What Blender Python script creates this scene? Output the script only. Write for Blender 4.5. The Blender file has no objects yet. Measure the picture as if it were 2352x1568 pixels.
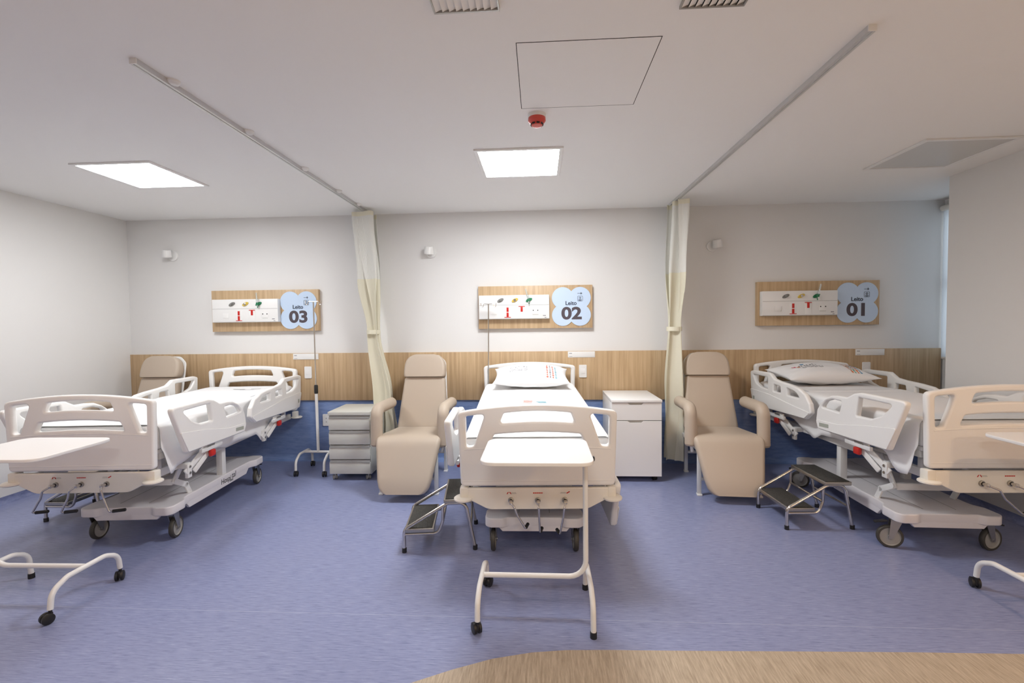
import bpy, bmesh, math, random
from mathutils import Vector, Matrix, noise
random.seed(7)
scene = bpy.context.scene
COL = scene.collection
PI = math.pi
V = Vector

# ------------------------------------------------------------------ materials
def new_mat(name):
    m = bpy.data.materials.new(name); m.use_nodes = True
    nt = m.node_tree
    b = nt.nodes.get('Principled BSDF')
    return m, nt, b
def simple(name, col, rough=.5, metal=0., bump=0., bscale=200., spec=.5, coat=0.):
    m, nt, b = new_mat(name)
    b.inputs['Base Color'].default_value = (*col, 1)
    b.inputs['Roughness'].default_value = rough
    b.inputs['Metallic'].default_value = metal
    b.inputs['Specular IOR Level'].default_value = spec
    if coat: b.inputs['Coat Weight'].default_value = coat
    tc = nt.nodes.new('ShaderNodeTexCoord')
    n = nt.nodes.new('ShaderNodeTexNoise'); n.inputs['Scale'].default_value = bscale; n.inputs['Detail'].default_value = 3
    nt.links.new(tc.outputs['Object'], n.inputs['Vector'])
    if bump:
        bp = nt.nodes.new('ShaderNodeBump'); bp.inputs['Strength'].default_value = bump; bp.inputs['Distance'].default_value = .002
        nt.links.new(n.outputs['Fac'], bp.inputs['Height']); nt.links.new(bp.outputs['Normal'], b.inputs['Normal'])
    else:
        mr = nt.nodes.new('ShaderNodeMapRange'); mr.inputs['To Min'].default_value = max(0, rough - .04); mr.inputs['To Max'].default_value = min(1, rough + .04)
        nt.links.new(n.outputs['Fac'], mr.inputs['Value']); nt.links.new(mr.outputs['Result'], b.inputs['Roughness'])
    return m
def streaks(name, stops, scale, rough, det=6., bump=.05, seams=None):
    """colour ramp over stretched noise (wood grain, vinyl flecks)"""
    m, nt, b = new_mat(name); L = nt.links
    tc = nt.nodes.new('ShaderNodeTexCoord')
    mp = nt.nodes.new('ShaderNodeMapping'); mp.inputs['Scale'].default_value = scale
    L.new(tc.outputs['Object'], mp.inputs['Vector'])
    n = nt.nodes.new('ShaderNodeTexNoise'); n.inputs['Scale'].default_value = 1; n.inputs['Detail'].default_value = det; n.inputs['Roughness'].default_value = .65
    L.new(mp.outputs['Vector'], n.inputs['Vector'])
    cr = nt.nodes.new('ShaderNodeValToRGB'); e = cr.color_ramp.elements
    while len(e) < len(stops): e.new(.5)
    for el, (p, c) in zip(e, stops): el.position = p; el.color = (*c, 1)
    L.new(n.outputs['Fac'], cr.inputs['Fac'])
    out = cr.outputs['Color']
    if seams:
        sx = nt.nodes.new('ShaderNodeSeparateXYZ'); L.new(tc.outputs['Object'], sx.inputs[0])
        a = nt.nodes.new('ShaderNodeMath'); a.operation = 'SUBTRACT'; a.inputs[1].default_value = seams[0]; L.new(sx.outputs['Y'], a.inputs[0])
        c = nt.nodes.new('ShaderNodeMath'); c.operation = 'ABSOLUTE'; L.new(a.outputs[0], c.inputs[0])
        d = nt.nodes.new('ShaderNodeMath'); d.operation = 'LESS_THAN'; d.inputs[1].default_value = .0022; L.new(c.outputs[0], d.inputs[0])
        d2 = nt.nodes.new('ShaderNodeMath'); d2.operation = 'MULTIPLY'; d2.inputs[1].default_value = .45; L.new(d.outputs[0], d2.inputs[0])
        mx = nt.nodes.new('ShaderNodeMixRGB'); mx.inputs[2].default_value = (*seams[1], 1); L.new(out, mx.inputs[1]); L.new(d2.outputs[0], mx.inputs[0]); out = mx.outputs[0]
    L.new(out, b.inputs['Base Color'])
    b.inputs['Roughness'].default_value = rough
    if bump:
        bp = nt.nodes.new('ShaderNodeBump'); bp.inputs['Strength'].default_value = bump; bp.inputs['Distance'].default_value = .002
        L.new(n.outputs['Fac'], bp.inputs['Height']); L.new(bp.outputs['Normal'], b.inputs['Normal'])
    return m
def emit(name, col, strength):
    m, nt, b = new_mat(name)
    b.inputs['Base Color'].default_value = (*col, 1)
    b.inputs['Emission Color'].default_value = (*col, 1); b.inputs['Emission Strength'].default_value = strength
    return m
def cloth_trans(name, col, trans, transp=0., weave=0.):
    m = bpy.data.materials.new(name); m.use_nodes = True; nt = m.node_tree; nt.nodes.clear(); L = nt.links
    o = nt.nodes.new('ShaderNodeOutputMaterial')
    d = nt.nodes.new('ShaderNodeBsdfDiffuse'); d.inputs['Color'].default_value = (*col, 1)
    t = nt.nodes.new('ShaderNodeBsdfTranslucent'); t.inputs['Color'].default_value = (*col, 1)
    mx = nt.nodes.new('ShaderNodeMixShader'); mx.inputs[0].default_value = trans
    L.new(d.outputs[0], mx.inputs[1]); L.new(t.outputs[0], mx.inputs[2])
    res = mx.outputs[0]
    tc = nt.nodes.new('ShaderNodeTexCoord')
    n = nt.nodes.new('ShaderNodeTexNoise'); n.inputs['Scale'].default_value = 60
    L.new(tc.outputs['Object'], n.inputs['Vector'])
    bp = nt.nodes.new('ShaderNodeBump'); bp.inputs['Strength'].default_value = .08; bp.inputs['Distance'].default_value = .003
    L.new(n.outputs['Fac'], bp.inputs['Height']); L.new(bp.outputs['Normal'], d.inputs['Normal'])
    if transp:
        tr = nt.nodes.new('ShaderNodeBsdfTransparent')
        # net: open cells between threads
        ck = nt.nodes.new('ShaderNodeTexBrick'); ck.offset = 0.; ck.inputs['Scale'].default_value = weave
        ck.inputs['Mortar Size'].default_value = .16; ck.inputs['Brick Width'].default_value = .5; ck.inputs['Row Height'].default_value = .5
        ck.inputs['Color1'].default_value = (1, 1, 1, 1); ck.inputs['Color2'].default_value = (1, 1, 1, 1); ck.inputs['Mortar'].default_value = (0, 0, 0, 1)
        mp = nt.nodes.new('ShaderNodeMapping'); mp.inputs['Rotation'].default_value = (0, PI / 2, 0)
        L.new(tc.outputs['UV'], ck.inputs['Vector'])
        ml = nt.nodes.new('ShaderNodeMath'); ml.operation = 'MULTIPLY'; ml.inputs[1].default_value = transp; L.new(ck.outputs['Color'], ml.inputs[0])
        m2 = nt.nodes.new('ShaderNodeMixShader'); L.new(ml.outputs[0], m2.inputs[0]); L.new(res, m2.inputs[1]); L.new(tr.outputs[0], m2.inputs[2]); res = m2.outputs[0]
    L.new(res, o.inputs['Surface'])
    return m
def clear_plastic(name):
    m = bpy.data.materials.new(name); m.use_nodes = True; nt = m.node_tree; nt.nodes.clear(); L = nt.links
    o = nt.nodes.new('ShaderNodeOutputMaterial'); t = nt.nodes.new('ShaderNodeBsdfTransparent'); t.inputs[0].default_value = (.92, .95, .95, 1)
    g = nt.nodes.new('ShaderNodeBsdfGlossy'); g.inputs['Roughness'].default_value = .05
    lw = nt.nodes.new('ShaderNodeLayerWeight'); lw.inputs[0].default_value = .35
    mx = nt.nodes.new('ShaderNodeMixShader'); L.new(lw.outputs['Facing'], mx.inputs[0]); L.new(t.outputs[0], mx.inputs[1]); L.new(g.outputs[0], mx.inputs[2]); L.new(mx.outputs[0], o.inputs[0])
    return m
M = {}
M['wall'] = simple('wall_paint', (.79, .785, .775), .85, bump=.05, bscale=300, spec=.2)
M['ceil'] = simple('ceiling_paint', (.90, .895, .885), .9, bump=.03, bscale=200, spec=.2)
M['wood'] = streaks('oak_laminate', [(.25, (.40, .265, .145)), (.5, (.54, .38, .22)), (.75, (.66, .49, .30))], (38, 38, 1.3), .45, 8., .03)
M['blue'] = streaks('blue_vinyl', [(.30, (.145, .17, .315)), (.47, (.235, .268, .445)), (.60, (.27, .30, .48)), (.78, (.42, .46, .61))], (13, 150, 30), .30, 5., .04, seams=(2.335, (.45, .48, .6)))
M['blueskirt'] = streaks('blue_vinyl_skirting', [(.30, (.125, .15, .29)), (.5, (.19, .22, .39)), (.75, (.25, .28, .45))], (20, 20, 60), .4, 5., .03)
M['bluewall'] = streaks('blue_vinyl_wall', [(.30, (.15, .23, .46)), (.5, (.20, .29, .54)), (.75, (.26, .35, .60))], (10, 60, 60), .4, 5., .03)
M['beige_vinyl'] = streaks('beige_vinyl', [(.3, (.32, .255, .18)), (.5, (.43, .355, .265)), (.72, (.56, .475, .365))], (110, 9, 30), .42, 5., .04)
M['plastic'] = simple('bed_plastic', (.86, .855, .84), .38, bump=.02, bscale=500)
M['metal'] = simple('white_enamel', (.78, .78, .77), .32)
M['base'] = simple('base_plastic', (.74, .715, .735), .42, bump=.03, bscale=400)
M['cream'] = simple('cream_plastic', (.84, .81, .74), .4)
M['linen'] = simple('white_linen', (.86, .86, .865), .9, bump=.12, bscale=35, spec=.1)
M['leather'] = simple('beige_leatherette', (.50, .415, .33), .48, bump=.06, bscale=420)
M['chrome'] = simple('chrome', (.62, .60, .58), .16, metal=1.)
M['steel'] = simple('brushed_steel', (.42, .41, .39), .35, metal=1.)
M['aluminium'] = simple('aluminium', (.66, .66, .66), .35, metal=.7)
M['black'] = simple('black_rubber', (.012, .012, .013), .45)
M['tyre'] = simple('grey_tyre', (.055, .052, .045), .5)
M['mat'] = streaks('ribbed_mat', [(.35, (.012, .012, .011)), (.6, (.05, .048, .042)), (.8, (.12, .115, .10))], (160, 160, 160), .7, 3., .6)
M['hub'] = simple('grey_hub', (.33, .325, .31), .4)
M['red'] = simple('red_plastic', (.55, .018, .012), .35)
M['alarm'] = simple('red_alarm_plastic', (.60, .07, .05), .3)
M['dark'] = simple('dark_recess', (.02, .02, .02), .7)
M['sign'] = simple('blue_sign', (.55, .68, .86), .5)
M['ink'] = simple('navy_ink', (.035, .05, .085), .5)
M['digit'] = simple('dark_digit', (.075, .06, .075), .5)
M['white'] = simple('white_plastic', (.83, .83, .82), .35)
M['cabwhite'] = simple('white_laminate', (.85, .845, .835), .4)
M['ped'] = simple('pale_grey_enamel', (.60, .60, .555), .35)
M['pedgrip'] = simple('grey_aluminium_grip', (.45, .45, .44), .35, metal=.5)
M['curtain'] = cloth_trans('cream_curtain', (.86, .83, .69), .25)
M['net'] = cloth_trans('net_curtain', (.92, .92, .88), .35, .50, 130)
M['yellow'] = simple('yellow_plastic', (.66, .48, .08), .4)
M['green'] = simple('green_plastic', (.02, .19, .085), .4)
M['grey'] = simple('grey_plastic', (.22, .22, .21), .4)
M['labelgrey'] = simple('grey_label', (.38, .40, .35), .5)
M['orange'] = simple('orange_print', (.75, .20, .05), .8)
M['pink'] = simple('pink_print', (.68, .10, .18), .8)
M['bluepr'] = simple('blue_print', (.10, .30, .52), .8)
M['greenpr'] = simple('green_print', (.08, .30, .20), .8)
M['greypr'] = simple('grey_print', (.25, .25, .27), .8)
M['softred'] = simple('faded_red_print', (.62, .20, .14), .8)
M['softblue'] = simple('faded_blue_print', (.22, .42, .48), .8)
M['softgrey'] = simple('faded_grey_print', (.28, .28, .30), .8)
M['lamp'] = emit('lit_diffuser', (.965, .985, 1.), 60.)
M['lamp_soft'] = emit('lit_diffuser_dimmer', (.965, .985, 1.), 37.)
M['lampoff'] = simple('unlit_diffuser', (.60, .595, .58), .35)
M['blind'] = cloth_trans('blind_fabric', (.85, .87, .9), .75)
M['glassy'] = clear_plastic('clear_plastic')
M['glass'] = clear_plastic('window_glass')

# ------------------------------------------------------------------ mesh helpers
class MB:
    """collects shapes into one mesh"""
    def __init__(s): s.bm = bmesh.new()
    def box(s, c, size, bev=0., rot=None, seg=2):
        b = bmesh.new(); bmesh.ops.create_cube(b, size=1)
        bmesh.ops.scale(b, vec=V(size), verts=b.verts)
        if bev: bmesh.ops.bevel(b, geom=list(b.edges), offset=min(bev, min(size) * .49), segments=seg, profile=.5, affect='EDGES')
        mt = Matrix.Translation(V(c))
        if rot is not None: mt = mt @ rot.to_4x4()
        return s.take(b, mt)
    def take(s, b, mt=None):
        if mt is not None: bmesh.ops.transform(b, matrix=mt, verts=b.verts)
        me = bpy.data.meshes.new('t'); b.to_mesh(me); b.free()
        s.bm.from_mesh(me); bpy.data.meshes.remove(me); return s
    def mesh(s, me, mt=None):
        b = bmesh.new(); b.from_mesh(me); bpy.data.meshes.remove(me); return s.take(b, mt)
    def lathe(s, prof, c=(0, 0, 0), n=24, rot=None, cap=True):
        b = bmesh.new(); rings = []
        for r, z in prof:
            if r < 1e-6: rings.append([b.verts.new((0, 0, z))])
            else: rings.append([b.verts.new((r * math.cos(2 * PI * i / n), r * math.sin(2 * PI * i / n), z)) for i in range(n)])
        for A, B in zip(rings, rings[1:]):
            for i in range(n):
                a = [A[i % len(A)], A[(i + 1) % len(A)], B[(i + 1) % len(B)], B[i % len(B)]]
                u = []
                for v in a:
                    if v not in u: u.append(v)
                if len(u) > 2: b.faces.new(u)
        for R, fl in ((rings[0], True), (rings[-1], False)):
            if cap and len(R) > 2: b.faces.new(R[::-1] if fl else R)
        bmesh.ops.recalc_face_normals(b, faces=b.faces)
        mt = Matrix.Translation(V(c))
        if rot is not None: mt = mt @ rot.to_4x4()
        return s.take(b, mt)
    def cyl(s, p0, p1, r, r2=None, n=16):
        p0, p1 = V(p0), V(p1); d = p1 - p0
        q = V((0, 0, 1)).rotation_difference(d.normalized()).to_matrix()
        return s.lathe([(r, 0), (r if r2 is None else r2, d.length)], p0, n, q)
    def tube(s, pts, r, fil=.05, n=12, closed=False):
        P = fillet([V(p) for p in pts], fil)
        b = bmesh.new(); rings = []; prev = None
        for i, p in enumerate(P):
            t = (P[min(i + 1, len(P) - 1)] - P[max(i - 1, 0)]).normalized()
            if prev is None:
                a = V((0, 0, 1)) if abs(t.z) < .9 else V((1, 0, 0)); u = t.cross(a).normalized()
            else:
                u = (prev - t * prev.dot(t)).normalized()
            prev = u; w = t.cross(u)
            rings.append([b.verts.new(p + r * (math.cos(2 * PI * k / n) * u + math.sin(2 * PI * k / n) * w)) for k in range(n)])
        for A, B in zip(rings, rings[1:]):
            for k in range(n): b.faces.new([A[k], A[(k + 1) % n], B[(k + 1) % n], B[k]])
        b.faces.new(rings[0][::-1]); b.faces.new(rings[-1])
        bmesh.ops.recalc_face_normals(b, faces=b.faces)
        return s.take(b)
    def loft(s, secs, cap=True, closed=True):
        b = bmesh.new(); R = [[b.verts.new(p) for p in sec] for sec in secs]; n = len(R[0])
        for A, B in zip(R, R[1:]):
            for k in range(n if closed else n - 1): b.faces.new([A[k], A[(k + 1) % n], B[(k + 1) % n], B[k]])
        if cap: b.faces.new(R[0][::-1]); b.faces.new(R[-1])
        bmesh.ops.recalc_face_normals(b, faces=b.faces)
        return s.take(b)
    def plate(s, outer, holes, th, bev, mt):
        return s.mesh(plate_mesh(outer, holes, th, bev), mt)
def fillet(P, r, n=6):
    if len(P) < 3 or r <= 0: return P
    out = [P[0]]
    for a, p, c in zip(P, P[1:], P[2:]):
        d1 = a - p; d2 = c - p; l1, l2 = d1.length, d2.length
        ang = d1.angle(d2)
        if ang > PI - .05: out.append(p); continue
        t = min(r / math.tan(ang / 2), l1 * .48, l2 * .48); rr = t * math.tan(ang / 2)
        A = p + d1.normalized() * t; B = p + d2.normalized() * t
        bis = (d1.normalized() + d2.normalized()).normalized(); O = p + bis * math.sqrt(rr * rr + t * t)
        va, vb = A - O, B - O; th = va.angle(vb)
        for i in range(n + 1):
            f = i / n
            out.append(O + (va * math.sin((1 - f) * th) + vb * math.sin(f * th)) / math.sin(th) if th > 1e-4 else A)
    out.append(P[-1]); return out
def rpoly(pts, r=.02, n=5):
    """closed polygon with rounded corners; r number or per-corner list"""
    out = []; N = len(pts); P = [V((p[0], p[1])) for p in pts]
    for i, p in enumerate(P):
        rr = r[i] if isinstance(r, (list, tuple)) else r
        d1 = P[i - 1] - p; d2 = P[(i + 1) % N] - p
        ang = d1.angle(d2)
        if rr <= 0 or ang > PI - .04: out.append(p); continue
        t = min(rr / math.tan(ang / 2), d1.length * .49, d2.length * .49)
        A = p + d1.normalized() * t; B = p + d2.normalized() * t
        for k in range(n + 1):
            f = k / n; out.append(A * (1 - f) ** 2 + p * 2 * f * (1 - f) + B * f * f)
    return [(v.x, v.y) for v in out]
def curve_to_mesh(cu):
    o = bpy.data.objects.new('t', cu); COL.objects.link(o)
    dg = bpy.context.evaluated_depsgraph_get(); dg.update()
    me = bpy.data.meshes.new_from_object(o.evaluated_get(dg))
    bpy.data.objects.remove(o); bpy.data.curves.remove(cu); return me
def plate_mesh(outer, holes, th, bev):
    cu = bpy.data.curves.new('t', 'CURVE'); cu.dimensions = '2D'; cu.fill_mode = 'BOTH'
    cu.extrude = max(th / 2 - bev, .0001); cu.bevel_depth = bev; cu.bevel_resolution = 2; cu.offset = -bev if bev else 0
    for loop in [outer] + list(holes):
        sp = cu.splines.new('POLY'); sp.points.add(len(loop) - 1)
        for q, p in zip(sp.points, loop): q.co = (p[0], p[1], 0, 1)
        sp.use_cyclic_u = True
    return curve_to_mesh(cu)
def text_mesh(body, size, ext=.001, off=0., align='CENTER', shear=0.):
    cu = bpy.data.curves.new('t', 'FONT'); cu.body = body; cu.size = size; cu.extrude = ext; cu.offset = off; cu.align_x = align; cu.align_y = 'CENTER'; cu.shear = shear
    cu.resolution_u = 6
    return curve_to_mesh(cu)
# plane maps: 2D (a,b) + thickness -> 3D
XZ = Matrix(((1, 0, 0, 0), (0, 0, -1, 0), (0, 1, 0, 0), (0, 0, 0, 1)))     # a->x b->z, front faces -y
YZ = Matrix(((0, 0, 1, 0), (1, 0, 0, 0), (0, 1, 0, 0), (0, 0, 0, 1)))      # a->y b->z, thickness along x
YZm = Matrix(((0, 0, -1, 0), (-1, 0, 0, 0), (0, 1, 0, 0), (0, 0, 0, 1)))   # text seen from -x side
def T(x, y, z): return Matrix.Translation((x, y, z))
def RZ(a): return Matrix.Rotation(a, 4, 'Z')
def RX(a): return Matrix.Rotation(a, 4, 'X')
def RY(a): return Matrix.Rotation(a, 4, 'Y')

def obj(name, mb, mat, parent=None, xf=None, ang=38, flat=False):
    bm = mb.bm
    if xf is not None: bmesh.ops.transform(bm, matrix=xf, verts=bm.verts)
    me = bpy.data.meshes.new(name); bm.to_mesh(me); bm.free()
    if not flat:
        me.polygons.foreach_set('use_smooth', [True] * len(me.polygons)); me.set_sharp_from_angle(angle=math.radians(ang))
    me.materials.append(M[mat] if isinstance(mat, str) else mat)
    o = bpy.data.objects.new(name, me); COL.objects.link(o)
    if parent: o.parent = parent
    return o
def tag(o, label=None, cat=None, group=None, kind=None):
    if label: o['label'] = label
    if cat: o['category'] = cat
    if group: o['group'] = group
    if kind: o['kind'] = kind
    return o
def thing(name, label, cat, loc=(0, 0, 0), rz=0., group=None):
    o = bpy.data.objects.new(name, None); COL.objects.link(o); o.location = loc; o.rotation_euler = (0, 0, rz); o.empty_display_size = .1
    return tag(o, label, cat, group)
def struct(name, mb, mat, label=None, **k):
    o = obj(name, mb, mat, **k); o['kind'] = 'structure'
    if label: o['label'] = label
    return o
def B(*a, **k): return MB().box(*a, **k)

# ------------------------------------------------------------------ room
H = 2.70; YB = 5.08; XL = -4.63; XR = 3.485; XW = 4.12; YF = -5.0; YR = 4.255
def quadbox(x0, x1, y0, y1, z0, z1): return B(((x0 + x1) / 2, (y0 + y1) / 2, (z0 + z1) / 2), (x1 - x0, y1 - y0, z1 - z0))
struct('floor', quadbox(XL - .1, XW + .2, YF - .1, YB + .1, -.1, 0), 'blue', 'blue flecked vinyl floor of the ward')
struct('ceiling', quadbox(XL - .1, XW + .2, YF - .1, YB + .1, H, H + .1), 'ceil', 'plain white ceiling')
struct('wall_back', quadbox(XL - .1, XW + .2, YB, YB + .1, 0, H), 'wall', 'white back wall behind the three beds')
struct('wall_left', quadbox(XL - .1, XL, YF, YB, 0, H), 'wall', 'plain white wall left of the Leito 03 bed')
struct('wall_right', quadbox(XR, XR + .12, YF, YR, 0, H), 'wall', 'plain wall on the right beyond the Leito 01 bed')
struct('wall_front', quadbox(XL, XR, YF - .1, YF, 0, H), 'wall', 'white wall behind the viewer')
# window niche
WY0, WY1, WZ0, WZ1 = 4.36, 5.074, 1.09, 2.60
mb = quadbox(XW, XW + .15, YR - .1, YB, 0, WZ0)
for a in ((XW, XW + .15, YR - .1, YB, WZ1, H), (XW, XW + .15, YR - .1, WY0, WZ0, WZ1), (XW, XW + .15, WY1, YB, WZ0, WZ1), (XR + .12, XW, YR - .1, YR, 0, H)):
    mb.box(((a[0] + a[1]) / 2, (a[2] + a[3]) / 2, (a[4] + a[5]) / 2), (a[1] - a[0], a[3] - a[2], a[5] - a[4]))
struct('wall_niche', mb, 'wall', 'wall of the window niche in the right corner')
mb = MB()
for c, s in (((XW + .08, (WY0 + WY1) / 2, WZ0 + .02), (.06, WY1 - WY0, .04)), ((XW + .08, (WY0 + WY1) / 2, WZ1 - .02), (.06, WY1 - WY0, .04)),
             ((XW + .08, WY0 + .02, (WZ0 + WZ1) / 2), (.06, .04, WZ1 - WZ0)), ((XW + .08, WY1 - .012, (WZ0 + WZ1) / 2), (.06, .024, WZ1 - WZ0)), ((XW + .08, (WY0 + WY1) / 2, 1.85), (.05, WY1 - WY0, .04))):
    mb.box(c, s, .004)
w1 = struct('window_1', mb, 'aluminium', 'tall narrow window in the right corner niche')
obj('window_pane', quadbox(XW + .078, XW + .082, WY0 + .03, WY1 - .02, WZ0 + .03, WZ1 - .03), 'glass', w1)
rb = thing('roller_blind', 'pale roller blind drawn down over the narrow window in the right corner', 'blind', (XW - .034, (WY0 + WY1) / 2, 2.61))
obj('roller_tube', MB().cyl((0, -.33, 0), (0, .345, 0), .028), 'cream', rb)
obj('blind_fabric', B((.018, .008, -.76), (.003, .690, 1.50)), 'blind', rb)
obj('bottom_bar', B((.018, .008, -1.515), (.014, .690, .022), .004), 'white', rb)

# timber wainscot, vinyl wall base, skirting
struct('trim_1', B(((XL + 4.10) / 2, YB - .011, (1.195 + .672) / 2), (4.10 - XL - .004, .022, 1.195 - .672), .001), 'wood', 'oak laminate band running along the back wall behind the beds')
mb = quadbox(XL, XW, YB - .004, YB, 0, .672)
cv = [(YB - .004 - .06 * (1 - math.sin(a)), .06 * (1 - math.cos(a))) for a in [i * PI / 12 for i in range(7)]]
mb.loft([[(x, y, z) for y, z in cv] + [(x, YB, .06), (x, YB, -.01)] for x in (XL, XW)])
struct('baseboard_back', mb, 'bluewall', 'blue vinyl covering the foot of the back wall')
mb = MB()
cv = [(XL + .003 + .05 * (1 - math.sin(a)), .05 * (1 - math.cos(a))) for a in [i * PI / 12 for i in range(7)]]
mb.loft([[(x, y, z) for x, z in cv] + [(XL + .003, y, .055), (XL, y, .055), (XL, y, -.01)] for y in (YF, YB)])
struct('baseboard_left', mb, 'blueskirt', 'blue vinyl skirting along the left wall')
mb = MB()
mb.loft([[(2 * XR - (x + XR - XL), y, z) for x, z in cv] + [(XR - .003, y, .055), (XR, y, .055), (XR, y, -.01)] for y in (YF, YR)])
struct('baseboard_right', mb, 'blueskirt', 'blue vinyl skirting along the right wall')
# beige walkway inlay
edge = [(XR - .06, 2.185), (2.7, 2.175), (2.135, 2.168), (1.664, 2.159), (1.087, 2.141), (.8, 2.131), (.502, 2.122), (.30, 2.117), (.107, 2.108), (-.05, 2.086), (-.226, 2.038), (-.39, 1.966), (-.548, 1.884), (-.72, 1.78), (-.9, 1.64), (-1.1, 1.45), (-1.4, 1.05), (-1.7, .5), (-1.9, -.2), (-2.0, -1.0), (-2.0, YF + .02), (XR - .06, YF + .02)]
struct('trim_2', MB().plate(edge, [], .0016, 0, T(0, 0, .0004)), 'beige_vinyl', 'beige vinyl walkway with a curved corner at the front of the floor', flat=True)

# ------------------------------------------------------------------ ceiling things
def ceiling_light(x, y, lit, label):
    t = thing('ceiling_light', label, 'light', (x, y, H), 0, 'square ceiling panel lights')
    mb = MB()
    mb.plate([(-.31, -.31), (.31, -.31), (.31, .31), (-.31, .31)], [[(-.283, -.283), (.283, -.283), (.283, .283), (-.283, .283)]], .012, .002, T(0, 0, -.006))
    obj('light_frame', mb, 'white', t)
    obj('diffuser', B((0, 0, -.004), (.57, .57, .006)), lit or 'lampoff', t)
ceiling_light(-3.105, 3.59, 'lamp_soft', 'lit square ceiling panel above the Leito 03 bed')
ceiling_light(-.135, 3.585, 'lamp', 'lit square ceiling panel above the middle bed')
ceiling_light(2.91, 3.67, False, 'unlit grey square ceiling panel above the Leito 01 bed near the window')
hatch = thing('ceiling_hatch', 'square access hatch outlined by a dark gap in the ceiling', 'hatch', (.22, 2.38, H))
obj('hatch_gap', MB().plate([(-.311, -.311), (.311, -.311), (.311, .311), (-.311, .311)], [[(-.3078, -.3078), (.3078, -.3078), (.3078, .3078), (-.3078, .3078)]], .001, 0, T(0, 0, -.0006)), 'dark', hatch)
obj('hatch_panel', B((0, 0, -.0006), (.6150, .6150, .0012)), 'ceil', hatch)
def vent(x0, x1, y1, label):
    t = thing('air_vent', label, 'vent', ((x0 + x1) / 2, y1 - .1, H), 0, 'ceiling air vents')
    w = (x1 - x0) / 2
    obj('vent_frame', MB().plate([(-w, -.1), (w, -.1), (w, .1), (-w, .1)], [[(-w + .006, -.092), (w - .006, -.092), (w - .006, .092), (-w + .006, .092)]], .014, .001, T(0, 0, -.007)), 'steel', t)
    obj('vent_backing', B((0, 0, -.001), (2 * w - .012, .186, .002)), 'dark', t)
    n = 9
    for i in range(n):
        x = -w + .006 + (2 * w - .012) * (i + .5) / n
        mb = MB(); sec = []
        for yy in (-.091, .091):
            up = [(x - .0125 + .025 * k / 8, yy, -.0125 + .0095 * math.sin(k / 8 * 1.25)) for k in range(9)]
            sec.append(up + [(a, b_, c_ + .0009) for a, b_, c_ in up[::-1]])
        mb.loft(sec); obj('fin', mb, 'ceil', t)
vent(-.393, -.141, 1.84, 'louvred ceiling air vent at the top edge, the left of two')
vent(.545, .787, 1.883, 'louvred ceiling air vent at the top edge, the right of two')
sd = thing('smoke_detector', 'round red smoke detector on a white base between hatch and ceiling light', 'smoke detector', (-.004, 2.775, H))
obj('detector_base', MB().lathe([(.052, 0), (.052, -.014), (.049, -.02)], n=32), 'white', sd)
mb = MB().lathe([(.050, -.02), (.051, -.036), (.044, -.046), (.036, -.05), (.036, -.052), (.03, -.064), (.022, -.066), (0, -.066)], n=32)
obj('detector_body', mb, 'alarm', sd)
mb = MB()
for k in range(8):
    a = 2 * PI * k / 8 + .2; mb.box((.0345 * math.cos(a), .0345 * math.sin(a), -.0565), (.004, .018, .009), 0, Matrix.Rotation(a, 3, 'Z'))
obj('detector_slot', mb, 'dark', sd)
def track(x0, y0, x1, y1, label, clips):
    t = thing('curtain_track', label, 'curtain track', (x0, y0, H), math.atan2(x0 - x1, y1 - y0), 'ceiling curtain tracks')
    L = math.hypot(x1 - x0, y1 - y0)
    pr = [(-.016, 0), (.016, 0), (.016, -.026), (.005, -.026), (.005, -.021), (-.005, -.021), (-.005, -.026), (-.016, -.026)]
    obj('rail', MB().loft([[(x, y, z) for x, z in pr] for y in (0, L)]), 'aluminium', t, flat=True)
    obj('end_cap', B((0, -.002, -.013), (.034, .005, .027), .001), 'white', t)
    for c in clips:
        obj('ceiling_clip', MB().lathe([(.030, 0), (.030, -.008), (.022, -.018), (.01, -.021), (0, -.021)], (.026, c, 0), 16), 'white', t)
track(-1.803, 2.05, -1.803, 5.0, 'white curtain track on the ceiling left of the middle bed', [.2, .8, 1.49, 2.1, 2.56])
track(1.372, 2.06, 1.345, 5.0, 'white curtain track on the ceiling right of the middle bed', [])

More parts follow.
